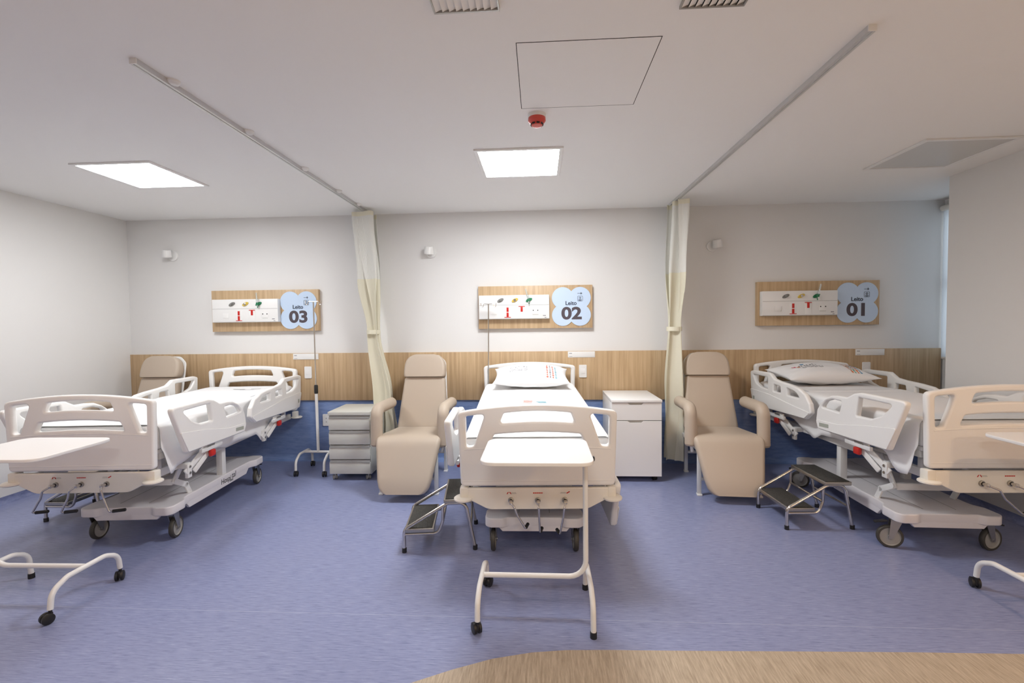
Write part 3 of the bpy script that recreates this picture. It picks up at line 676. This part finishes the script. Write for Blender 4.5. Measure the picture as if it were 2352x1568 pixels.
def bed_matrix(loc, rz, FX): return T(loc[0], loc[1], 0) @ RZ(rz) @ FX
def place(o, mt): o.matrix_world = mt; return o
def mattress(mt, label):
    mb = MB().box((0, 1.045, .770), (.888, 1.98, .158), .014, seg=3)
    o = obj('mattress', mb, 'linen'); tag(o, label, 'mattress', 'white mattresses on the beds'); return place(o, mt)
def sheet(mt, label, hemL, hemR, prints, seed, y0=.056, y1=2.03):
    """draped sheet: rows along y, cross section over the mattress"""
    nz = lambda a, b_: noise.noise(V((a * 3 + seed, b_ * 3, seed * 1.7)))
    def hem(keys, y):
        for a, b_ in zip(keys, keys[1:]):
            if a[0] <= y <= b_[0]:
                f = (y - a[0]) / (b_[0] - a[0]); f = f * f * (3 - 2 * f); return a[1] * (1 - f) + b_[1] * f
        return keys[0][1] if y < keys[0][0] else keys[-1][1]
    W = .452; rc = .03; ZT = .8545
    def sec(y):
        hl, hr = hem(hemL, y), hem(hemR, y); pts = []
        nd = 9
        for s, h in ((-1, hl), (1, hr)):
            side = []
            for k in range(nd + 1):
                f = k / nd; z = h + (ZT - rc - h) * f
                d = (ZT - z)
                x = W + .004 + .006 * d * 10 * (.5 + .5 * math.sin(y * 11 + seed + 2 * nz(y, 0))) * (1 - f) + .010 * nz(y * 2, z * 2) * (1 - f) ** .5
                side.append((s * x, y + .010 * nz(z * 3, y) * (1 - f), z))
            for a in (PI / 8, PI / 4, 3 * PI / 8): side.append((s * (W - rc + (rc + .004) * math.cos(a)), y, ZT - rc + rc * math.sin(a)))
            pts.append(side)
        top = []
        for k in range(15):
            x = -W + rc + (2 * W - 2 * rc) * k / 14
            top.append((x, y, ZT + .0030 + .0022 * nz(x * 2, y * 1.4)))
        return pts[0] + top + pts[1][::-1]
    n = 90; ys = [y0 + (y1 - y0) * i / n for i in range(n + 1)]
    S = [sec(y) for y in ys]
    # foot end turned down over the mattress edge
    for dy, dz in ((-.012, -.010), (-.016, -.045), (-.016, -.085)):
        pass
    mb = MB(); mb.loft(S, cap=False, closed=False)
    o = obj('bed_sheet', mb, 'linen', ang=80)
    sm = o.modifiers.new('cloth', 'SOLIDIFY'); sm.thickness = .0025; sm.offset = 1
    tag(o, label, 'sheet', 'white sheets on the beds'); place(o, mt)
    # turned-down hem band across the sheet
    band = []
    for y in (1.235, 1.24, 1.345, 1.35):
        zo = .0065 if y in (1.24, 1.345) else .003
        band.append([(x, y, ZT + .003 + zo + .0022 * nz(x * 2, y * 1.4)) for x in [-W + rc + (2 * W - 2 * rc) * k / 14 for k in range(15)]])
    obj('turned_hem', MB().loft(band, cap=False, closed=False), 'linen', o)
    for (x, y, w, h, mat) in prints:
        p = [[(x - w / 2 + w * i / 4, y + h * (j / 3 - .5) + .004 * math.sin(i * 2.1 + x * 40), ZT + .0075 + .0022 * nz((x - w / 2 + w * i / 4) * 2, y * 1.4)) for i in range(5)] for j in range(4)]
        obj('printed_mark', MB().loft(p, cap=False, closed=False), mat, o)
    return o
def pillow(mt, label, w, d, h, seed, cols, faded):
    nz = lambda a, b_: noise.noise(V((a * 2.2 + seed, b_ * 2.2, seed * .7)))
    def P(u, v, s):
        e = max(0., (1 - abs(u) ** 2.1)) ** .62 * max(0., (1 - abs(v) ** 2.3)) ** .52
        pin = 1 - .10 * (1 - abs(u) ** 2) * abs(v) ** 3; pin2 = 1 - .08 * (1 - abs(v) ** 2) * abs(u) ** 3
        z = s * h / 2 * e * (1 if s > 0 else .8) + .012 * nz(u * 2, v * 2) * e + .006 * nz(u * 7, v * 7) * e
        return V((u * w / 2 * pin2, v * d / 2 * pin, z))
    n = 36; b = bmesh.new(); G = {}
    for s in (1, -1):
        for i in range(n + 1):
            for j in range(n + 1):
                if s < 0 and (i in (0, n) or j in (0, n)): G[s, i, j] = G[1, i, j]; continue
                u = math.sin((2 * i / n - 1) * PI / 2); v = math.sin((2 * j / n - 1) * PI / 2)
                G[s, i, j] = b.verts.new(P(u, v, s))
        for i in range(n):
            for j in range(n):
                q = [G[s, i, j], G[s, i + 1, j], G[s, i + 1, j + 1], G[s, i, j + 1]]; b.faces.new(q if s > 0 else q[::-1])
    o = obj('pillow', MB().take(b), 'linen', ang=70); tag(o, label, 'pillow', 'white printed pillows'); place(o, mt)
    def onto(mb, mat, name):
        bm = mb.bm
        bmesh.ops.subdivide_edges(bm, edges=[e for e in bm.edges if e.calc_length() > .02], cuts=2)
        for vt in bm.verts:
            u, v = vt.co.x / (w / 2), vt.co.y / (d / 2); q = P(u, v, 1); q.z += .0015 + max(0, vt.co.z); vt.co = q
        return obj(name, mb, mat, o)
    # rows of coloured dots near the right end
    cc = [('softred', 'softgrey', 'softred', 'softblue') if faded else ('orange', 'greenpr', 'orange', 'bluepr')][0]
    for c in range(4):
        mb = MB(); k = 0
        for r in range(8):
            q = [(.0105 * math.cos(a) * (.65 + .35 * ((r + c) % 3 == 0)), .0125 * math.sin(a)) for a in [2 * PI * i / 10 for i in range(10)]]
            mb.plate(q, [], .0002, 0, T(w * .21 + c * .028, -d * .41 + r * .027, 0))
        onto(mb, cc[c], 'printed_dots')
    tm = 'softgrey' if faded else 'greypr'
    onto(MB().mesh(text_mesh('GPOH', .045, .0001), T(-w * .20, -.085, 0)), tm, 'printed_word')
    mb = MB()
    for i in range(7): mb.box((-w * .27 + i * .026, -.020 + .008 * (i % 2), 0), (.015, .020, .0002))
    for i in range(5): mb.box((-w * .25 + i * .026, -.047, 0), (.012, .007, .0002))
    mb.plate(rpoly([(-.016, -.016), (.016, -.016), (.016, .016), (-.016, .016)], .004), [rpoly([(-.012, -.012), (.012, -.012), (.012, .012), (-.012, .012)], .003)], .0002, 0, T(-w * .07, -.085, 0))
    mb.box((-w * .115, -.085, 0), (.022, .005, .0002))
    onto(mb, tm, 'printed_caption')
    if not faded:
        for mat, (x, y), pl in (('pink', (-w * .335, -.02), .020), ('orange', (-w * .29, -.037), .014), ('bluepr', (-w * .21, .03), .018)):
            onto(MB().plate([(pl * math.cos(a) * 1.2, pl * math.sin(a)) for a in [2 * PI * i / 9 for i in range(9)]], [], .0002, 0, T(x, y, 0)), mat, 'printed_figure')
    return o

S3 = (0, 0)
up = 'up'; dn = 'down'
BED3 = ((-2.98, 2.875), .074)
BED2 = ((-.021, 2.835), .043)
BED1 = ((2.755, 2.93), .028)
t3, F3 = hospital_bed('white adjustable hospital bed beside the left wall, below the Leito 03 sign', *BED3, -.008, -.008, (-2.865, 3.03, .085),
    [(1, 'foot', up), (1, 'head', up), (-1, 'foot', up), (-1, 'head', up)], [(-.115, -.165, (.080, .022)), (-.095, -.165, (.080, .022)), (.045, -.165, (.080, .030))], casters=(.0, .12, 0, .1))
t2, F2 = hospital_bed('white adjustable hospital bed in the middle, below the Leito 02 sign', *BED2, -.065, .02, (-.045, 2.945, .02),
    [(-1, 'foot', up), (1, 'foot', dn), (1, 'head', dn), (-1, 'head', dn)], [(.085, -.155, (.016, .055)), (.010, -.180, (.014, .055)), (-.034, -.190, (-.014, .055))], casters=(0, .05, 0, 0))
t1, F1 = hospital_bed('white adjustable hospital bed on the right, below the Leito 01 sign', *BED1, .028, .015, (2.580, 3.075, -.03),
    [(-1, 'foot', up), (-1, 'head', up), (1, 'foot', up), (1, 'head', up)], [(.19, -.165, (.085, .02)), (.17, -.165, (.085, .02)), (.06, -.165, (.085, .03))], casters=(1.25, -1.35, 1.1, .6))
m3, m2, m1 = bed_matrix(*BED3, F3), bed_matrix(*BED2, F2), bed_matrix(*BED1, F1)
mattress(m3, 'white mattress under the sheet of the bed by the left wall'); mattress(m2, 'white mattress under the sheet of the middle bed'); mattress(m1, 'white mattress under the sheet of the right bed')
hem3R = [(.06, .70), (.13, .50), (.20, .54), (.40, .57), (.60, .555), (.80, .52), (1.0, .53), (1.22, .52), (1.36, .43), (1.44, .43), (1.50, .57), (1.7, .66), (2.05, .68)]
hem3L = [(.06, .72), (.2, .55), (.7, .54), (1.3, .52), (1.6, .62), (2.05, .68)]
sheet(m3, 'plain white sheet hanging over the sides of the bed by the left wall', hem3L, hem3R, [(.02, 1.78, .12, .02, 'softgrey'), (.18, 1.80, .10, .018, 'softgrey'), (.12, 1.74, .14, .012, 'softgrey'), (-.02, 1.35, .05, .01, 'softblue')], 1.3)
hem2 = [(.06, .70), (.2, .58), (.7, .60), (1.2, .60), (1.6, .62), (2.05, .68)]
sheet(m2, 'white sheet with a small coloured print on the middle bed', hem2, hem2, [(-.035, 1.12, .075, .030, 'softred'), (-.04, 1.065, .075, .018, 'softred'), (.075, 1.10, .08, .030, 'softblue'), (.085, 1.065, .07, .022, 'softblue'), (-.02, .985, .13, .022, 'softgrey'), (.11, .985, .08, .020, 'softblue')], 4.1)
hem1 = [(.06, .70), (.12, .50), (.20, .49), (.35, .60), (.60, .60), (.75, .56), (.98, .55), (1.08, .50), (1.2, .54), (1.4, .60), (2.05, .68)]
sheet(m1, 'plain white sheet hanging over the sides of the bed on the right', hem1, hem1, [], 7.7)
pillow(m2 @ T(.01, 1.82, .968) @ RX(.20) @ RZ(-.02), 'white printed pillow leaning on the headboard of the middle bed', .74, .42, .21, 2.2, None, True)
pillow(m1 @ T(.0, 1.77, .958) @ RX(.12) @ RZ(.03), 'white pillow with bright coloured dots on the right bed', .84, .46, .205, 5.5, None, False)

# ------------------------------------------------------------------ recliner chairs
def recliner(label, loc, rz):
    """origin: floor below the front edge of the seat, faces -y"""
    t = thing('recliner_chair', label, 'chair', (loc[0], loc[1], 0), rz, 'beige recliner chairs')
    def cushion(path, name, puff=.0):
        # path: (y, z, half width, thickness) ; rounded-rect sections square to the path
        secs = []
        for i, (y, z, w, th) in enumerate(path):
            a, b_ = path[max(i - 1, 0)], path[min(i + 1, len(path) - 1)]
            t_ = V((0, b_[0] - a[0], b_[1] - a[1])).normalized(); nrm = V((0, -t_.z, t_.y))
            if nrm.y > 0 and abs(t_.y) < .3: pass
            r = min(th * .45, w * .45, .032); s_ = []
            for cx, cz, a0 in ((w - r, th - r, 0), (-w + r, th - r, PI / 2), (-w + r, r, PI), (w - r, r, 3 * PI / 2)):
                for k in range(5):
                    an = a0 + k * PI / 8; s_.append((cx + r * math.cos(an), cz + r * math.sin(an)))
            o = V((0, y, z))
            secs.append([o + V((x, 0, 0)) + nrm * (q - th) for x, q in s_])
        return obj(name, MB().loft(secs), 'leather', t, ang=50)
    # seat and leg rest: one long bent cushion, from the bottom of the leg rest up and back
    path = [(-.222, .072, .150, .030), (-.218, .082, .178, .055), (-.212, .100, .200, .068), (-.203, .125, .217, .072), (-.185, .175, .232, .075)]
    for k in range(1, 8):
        f = k / 8; path.append((-.185 + .125 * f, .175 + .255 * f, .232 + .046 * f, .078))
    path += [(-.058, .435, .280, .080), (-.040, .468, .284, .085), (-.012, .497, .288, .090), (.025, .512, .290, .095), (.08, .515, .288, .10), (.18, .508, .280, .10), (.30, .500, .268, .10), (.40, .495, .258, .10), (.475, .492, .252, .095), (.49, .491, .246, .07)]
    cushion(path, 'seat_cushion')
    def back(z): return .50 + (z - .49) * .30
    def bw(z): return .250 - .046 * (z - .49) / .5
    path = [(back(z), z, bw(z) - (.012 if z in (.478, .962) else 0), .07 if z in (.478, .962) else .085) for z in (.478, .49, .55, .65, .75, .85, .92, .952, .962)]
    # thickness lies behind the front face
    def upright(path, name, prot):
        secs = []
        for (y, z, w, th) in path:
            tn = V((0, .30, 1)).normalized(); nr = V((0, 1, -.30)).normalized(); r = min(th * .42, .030); s_ = []
            for cx, cz, a0 in ((w - r, th - r, 0), (-w + r, th - r, PI / 2), (-w + r, r, PI), (w - r, r, 3 * PI / 2)):
                for k in range(5):
                    an = a0 + k * PI / 8; s_.append((cx + r * math.cos(an), cz + r * math.sin(an)))
            o = V((0, y, z)); secs.append([o + V((x, 0, 0)) + nr * (q + prot) for x, q in s_])
        return obj(name, MB().loft(secs), 'leather', t, ang=50)
    upright(path, 'backrest', 0)
    hp = [(.966, .196, .06), (.972, .206, .092), (.99, .211, .108), (1.04, .212, .115), (1.09, .207, .112), (1.125, .196, .106), (1.15, .180, .10), (1.168, .158, .09), (1.180, .130, .075), (1.186, .10, .05)]
    upright([(back(z), z, w, th) for z, w, th in hp], 'headrest', -.03)
    bpanel = rpoly([(-.245, .40), (.245, .40), (.206, 1.0), (.196, 1.11), (.12, 1.178), (-.12, 1.178), (-.196, 1.11), (-.206, 1.0)], [.02, .02, .1, .08, .08, .08, .08, .1])
    obj('back_panel', MB().plate(bpanel, [], .014, .004, Matrix(((1, 0, 0, 0), (0, 1, .30, back(.49) + .105 - .147), (0, 0, 1, 0), (0, 0, 0, 1))) @ XZ), 'white', t)
    for sx in (-1, 1):
        x = sx * .300; pts = [(x, .46, .722), (x, .10, .735), (x, .045, .735), (x, .035, .70), (x, .030, .45)]
        ar = MB().tube([(x, .50, .730), (x, .062, .742), (x, .050, .43)], .052, .07, 18)
        ar.lathe([(.052, 0), (.046, -.012), (.03, -.018), (0, -.018)], (x, .050, .43), 18)
        a = obj('armrest', ar, 'leather', t)
        obj('arm_seam', MB().tube([(x - sx * .045, .06, .70), (x - sx * .052, .052, .64), (x - sx * .053, .05, .46)], .0028, .02, 6), 'leather', a)
        obj('arm_post', MB().cyl((sx * .300, .050, .44), (sx * .285, .06, .36), .014), 'metal', a)
    for sx in (-1, 1):
        for yy, nm in ((-.01, 'leg'), (.645, 'leg')):
            l = obj(nm, MB().box((sx * (.245 if yy < 0 else .205), yy, .215), (.034, .030, .405), .004), 'metal', t)
            obj('leg_foot', MB().box((sx * (.245 if yy < 0 else .205), yy - .004, .008), (.042, .05, .016), .003), 'white', l)
        obj('side_rail', MB().box((sx * .248, .275, .395), (.030, .57, .034), .004), 'metal', t)
    obj('cross_bar', MB().box((0, .0, .14), (.47, .022, .026), .003).box((0, .645, .20), (.40, .022, .026), .003).box((0, .55, .395), (.50, .03, .03), .003).box((0, .645, .41), (.42, .022, .026), .003), 'metal', t)
    obj('back_strut', MB().cyl((-.19, .645, .40), (-.17, .70, .90), .012).cyl((.19, .645, .40), (.17, .70, .90), .012).cyl((-.172, .695, .86), (.172, .695, .86), .010), 'metal', t)
    return t
recliner('beige leatherette recliner chair between the drawer pedestal and the middle bed', (-1.165, 4.06), .01)
recliner('beige leatherette recliner chair between the right curtain and the Leito 01 bed', (1.605, 4.09), -.07)
recliner('beige leatherette recliner chair in the left corner behind the Leito 03 bed', (-4.05, 4.14), .02)

# ------------------------------------------------------------------ overbed tables
def overbed_table(label, loc, rz, z=.845):
    t = thing('overbed_table', label, 'table', (loc[0], loc[1], 0), rz, 'white overbed tables')
    obj('tabletop', MB().plate(rpoly([(-.272, -.235), (.272, -.235), (.272, .235), (-.272, .235)], .075, 8), [], .018, .004, T(0, 0, z - .009)), 'cabwhite', t)
    px = .247
    obj('post', MB().tube([(px, 0, z - .018), (px, 0, .184), (-.29, 0, .184)], .0135, .085, 14), 'metal', t)
    obj('top_bracket', MB().box((px - .16, 0, z - .026), (.36, .035, .016), .003).box((px, 0, z - .034), (.05, .05, .03), .004), 'metal', t)
    obj('height_knob', MB().cyl((px + .012, 0, z - .040), (px + .045, 0, z - .040), .007).lathe([(.006, 0), (.014, .004), (.015, .014), (.008, .018), (0, .018)], (px + .03, 0, z - .046), 14, Matrix.Rotation(PI / 2, 3, 'Y')), 'black', t)
    for sx in (-1, 1):
        x = -.292 if sx < 0 else .262
        ztop = .066 if sx < 0 else .026
        a = obj('leg', MB().tube([(x, -.205, ztop), (x, -.195, .150), (x, -.11, .187), (x, .11, .187), (x, .195, .150), (x, .205, ztop)], .0135, .075, 14), 'metal', t)
        for yy in (-.205, .205):
            if sx < 0: twin_caster(a, x, yy, .068, .027, .5 if yy < 0 else -.4)
            else: obj('foot_cap', MB().lathe([(.0165, 0), (.0165, .028), (.0138, .03)], (x, yy, 0), 16), 'black', a)
    return t
overbed_table('white overbed table on castors standing in front of the middle bed', (-.02, 2.405), 0)
overbed_table('white overbed table cut off by the left edge, in front of the Leito 03 bed', (-2.80, 2.405), PI + .02)
overbed_table('white overbed table cut off by the right edge, in front of the Leito 01 bed', (2.695, 2.50), .01, .865)

# ------------------------------------------------------------------ step stools
def step_stool(label, loc, rz):
    t = thing('step_stool', label, 'step stool', (loc[0], loc[1], 0), rz, 'two-step chrome stools')
    for yy in (0, .40):
        f = MB().tube([(0, yy, .012), (0, yy, .150), (.285, yy, .316), (.405, yy, .316), (.465, yy, .012)], .0115, .055, 14)
        f.tube([(.004, yy, .118), (.225, yy, .118), (.255, yy, .20), (.255, yy, .30)], .0095, .05, 12)
        o = obj('side_frame', f, 'chrome', t)
        for x in (0, .465): obj('foot_cap', MB().lathe([(.0155, 0), (.0155, .028), (.012, .03)], (x, yy, 0), 16), 'black', o)
    obj('cross_bar', MB().cyl((.255, 0, .20), (.255, .40, .20), .009).cyl((.44, 0, .16), (.44, .40, .16), .009), 'chrome', t)
    for x0, x1, z in ((.004, .195, .158), (.262, .450, .344)):
        s = obj('step', MB().plate(rpoly([(x0, -.012), (x1, -.012), (x1, .412), (x0, .412)], .006), [], .026, .003, T(0, 0, z - .014)), 'steel', t)
        obj('rubber_tread', B(((x0 + x1) / 2, .2, z), (x1 - x0 - .022, .40, .004), .001), 'mat', s)
step_stool('chrome two-step stool with black treads left of the middle bed', (-.902, 3.0), .125)
step_stool('chrome two-step stool with black treads beside the Leito 01 bed, in front of the recliner', (1.754, 3.43), .045)
step_stool('chrome two-step stool with black treads behind the foot end of the Leito 03 bed', (-3.845, 3.39), .0)

# ------------------------------------------------------------------ infusion stand and pole
def hooks(mb, x, y, z, s=.075):
    for sx in (-1, 1):
        mb.tube([(x, y, z), (x + sx * s, y, z + .004), (x + sx * (s + .006), y, z - .03), (x + sx * (s + .026), y, z - .028), (x + sx * (s + .03), y, z + .012)], .0035, .012, 8)
    return mb
iv = thing('infusion_stand', 'infusion stand with white lower pole and black castors beside the drawer pedestal', 'infusion stand', (-2.288, 4.67, 0))
obj('lower_pole', MB().cyl((.006, 0, .21), (0, 0, .88), .0145), 'metal', iv)
obj('height_collar', MB().lathe([(.017, .805), (.019, .815), (.019, .885), (.014, .895)], n=18), 'black', iv)
obj('upper_pole', MB().cyl((0, 0, .88), (-.004, 0, 1.742), .0065), 'chrome', iv)
obj('hook', hooks(MB(), -.004, 0, 1.742, .055), 'chrome', iv)
obj('cross_tube', MB().tube([(-.145, 0, .205), (.145, 0, .205)], .013, 0, 12), 'metal', iv)
for sx in (-1, 1):
    a = obj('leg', MB().tube([(sx * .145, -.175, .062), (sx * .145, -.170, .150), (sx * .145, -.09, .205), (sx * .145, .09, .205), (sx * .145, .17, .150), (sx * .145, .175, .062)], .0125, .06, 12), 'metal', iv)
    for yy in (-.175, .175): twin_caster(a, sx * .145, yy, .064, .026, .3)
ip = thing('infusion_pole', 'thin chrome infusion pole with two hooks at the left corner of the middle headboard', 'infusion pole', (-.540, 4.862, 0))
obj('pole', MB().cyl((0, 0, .50), (.014, 0, 1.70), .0065), 'chrome', ip)
obj('hook', hooks(MB(), .014, 0, 1.70, .05), 'chrome', ip)

# ------------------------------------------------------------------ drawer pedestal and cabinet
dp = thing('drawer_pedestal', 'pale grey metal pedestal with four drawers beside the left recliner', 'drawer unit', (-1.835, 4.385, 0), .02)
w = .405
obj('body', MB().box((0, .235, .347), (w, .42, .575), .003), 'ped', dp)
obj('top', MB().box((0, .224, .652), (w + .006, .455, .036), .004), 'ped', dp)
z0 = .068
for k in range(4):
    hh = .113; zz = z0 + k * .142
    d = obj('drawer', MB().box((0, .012, zz + hh / 2), (w - .006, .024, hh), .003), 'ped', dp)
    obj('grip_strip', MB().box((0, .014, zz + hh + .012), (w - .012, .02, .018), .003).box((0, .0, zz + hh + .003), (w - .012, .012, .004), .001), 'pedgrip', d)
obj('lock', MB().cyl((w / 2, .07, .58), (w / 2 + .004, .07, .58), .008), 'chrome', dp)
for sx in (-1, 1):
    for yy in (.05, .41): twin_caster(dp, sx * .165, yy, .062, .022, .6, 'hub', 'steel')
cb = thing('bedside_cabinet', 'white bedside cabinet with a drawer and a door right of the middle bed', 'cabinet', (.895, 4.405, 0), .0)
w = .462
obj('body', MB().box((0, .33, .400), (w, .60, .700), .002), 'cabwhite', cb)
obj('top', MB().box((0, .316, .762), (w + .004, .632, .025), .003), 'cabwhite', cb)
obj('drawer', MB().plate([(-w / 2 + .002, .583), (w / 2 - .002, .583), (w / 2 - .002, .746), (.062, .746), (.045, .728), (-.062, .728), (-.085, .746), (-w / 2 + .002, .746)], [], .018, .001, T(0, .018, 0) @ XZ), 'cabwhite', cb)
dr = obj('door', MB().plate([(-w / 2 + .002, .055), (w / 2 - .002, .055), (w / 2 - .002, .577), (.062, .577), (.045, .559), (-.062, .559), (-.085, .577), (-w / 2 + .002, .577)], [], .018, .001, T(0, .018, 0) @ XZ), 'cabwhite', cb)
obj('door_gap', MB().box((0, .0285, .58), (w - .006, .004, .012)), 'dark', cb)
obj('finger_pull', MB().box((-.011, .024, .737), (.15, .006, .022), .001).box((-.011, .024, .568), (.15, .006, .022), .001), 'pedgrip', cb)
for sx in (-1, 1):
    for yy in (.07, .56): twin_caster(cb, sx * .185, yy, .06, .02, .4)

# ------------------------------------------------------------------ light
def area(name, loc, size, power, col, shape='DISK', rot=(0, 0, 0), size_y=None):
    l = bpy.data.lights.new(name, 'AREA'); l.shape = shape; l.size = size; l.energy = power; l.color = col
    if size_y: l.size_y = size_y
    o = bpy.data.objects.new(name, l); COL.objects.link(o); o.location = loc; o.rotation_euler = rot; return o
for x, p, cc in ((-2.5, 17, (1., .70, .52)), (2.5, 19, (1., .58, .30))):
    area('downlight', (x, 1.15, H - .012), .09, p, cc)
area('corridor_lamp', (2.5, -2.0, H - .012), .5, 68, (1., .72, .46))
area('rear_fill', (-.1, -.7, H - .008), .57, 52, (1., .98, .95), 'SQUARE')  # added unseen fill light behind the camera, brightens footboards and cabinet fronts
world = bpy.data.worlds.new('daylight'); scene.world = world; world.use_nodes = True
bg = world.node_tree.nodes['Background']; bg.inputs[0].default_value = (.88, .93, 1., 1); bg.inputs[1].default_value = 2.6

# ------------------------------------------------------------------ camera
f, yaw, pit, rol, h = 1081.62, -.0588, .0372, -.0117, 1.4927
c, s = math.cos(yaw), math.sin(yaw)
F = V((s * math.cos(pit), c * math.cos(pit), -math.sin(pit))); R0 = V((c, -s, 0)); U0 = R0.cross(F)
R = math.cos(rol) * R0 + math.sin(rol) * U0; U = -math.sin(rol) * R0 + math.cos(rol) * U0
cam = bpy.data.cameras.new('camera'); cam.sensor_width = 36; cam.lens = 36 * f / 2352; cam.clip_start = .05
co = bpy.data.objects.new('camera', cam); COL.objects.link(co)
co.matrix_world = Matrix(((R.x, U.x, -F.x, 0), (R.y, U.y, -F.y, 0), (R.z, U.z, -F.z, h), (0, 0, 0, 1)))
scene.camera = co
vs = scene.view_settings; scene.display_settings.display_device = 'sRGB'
vs.view_transform = 'Standard'; vs.look = 'None'; vs.exposure = -.14; vs.gamma = 1.; vs.use_curve_mapping = False
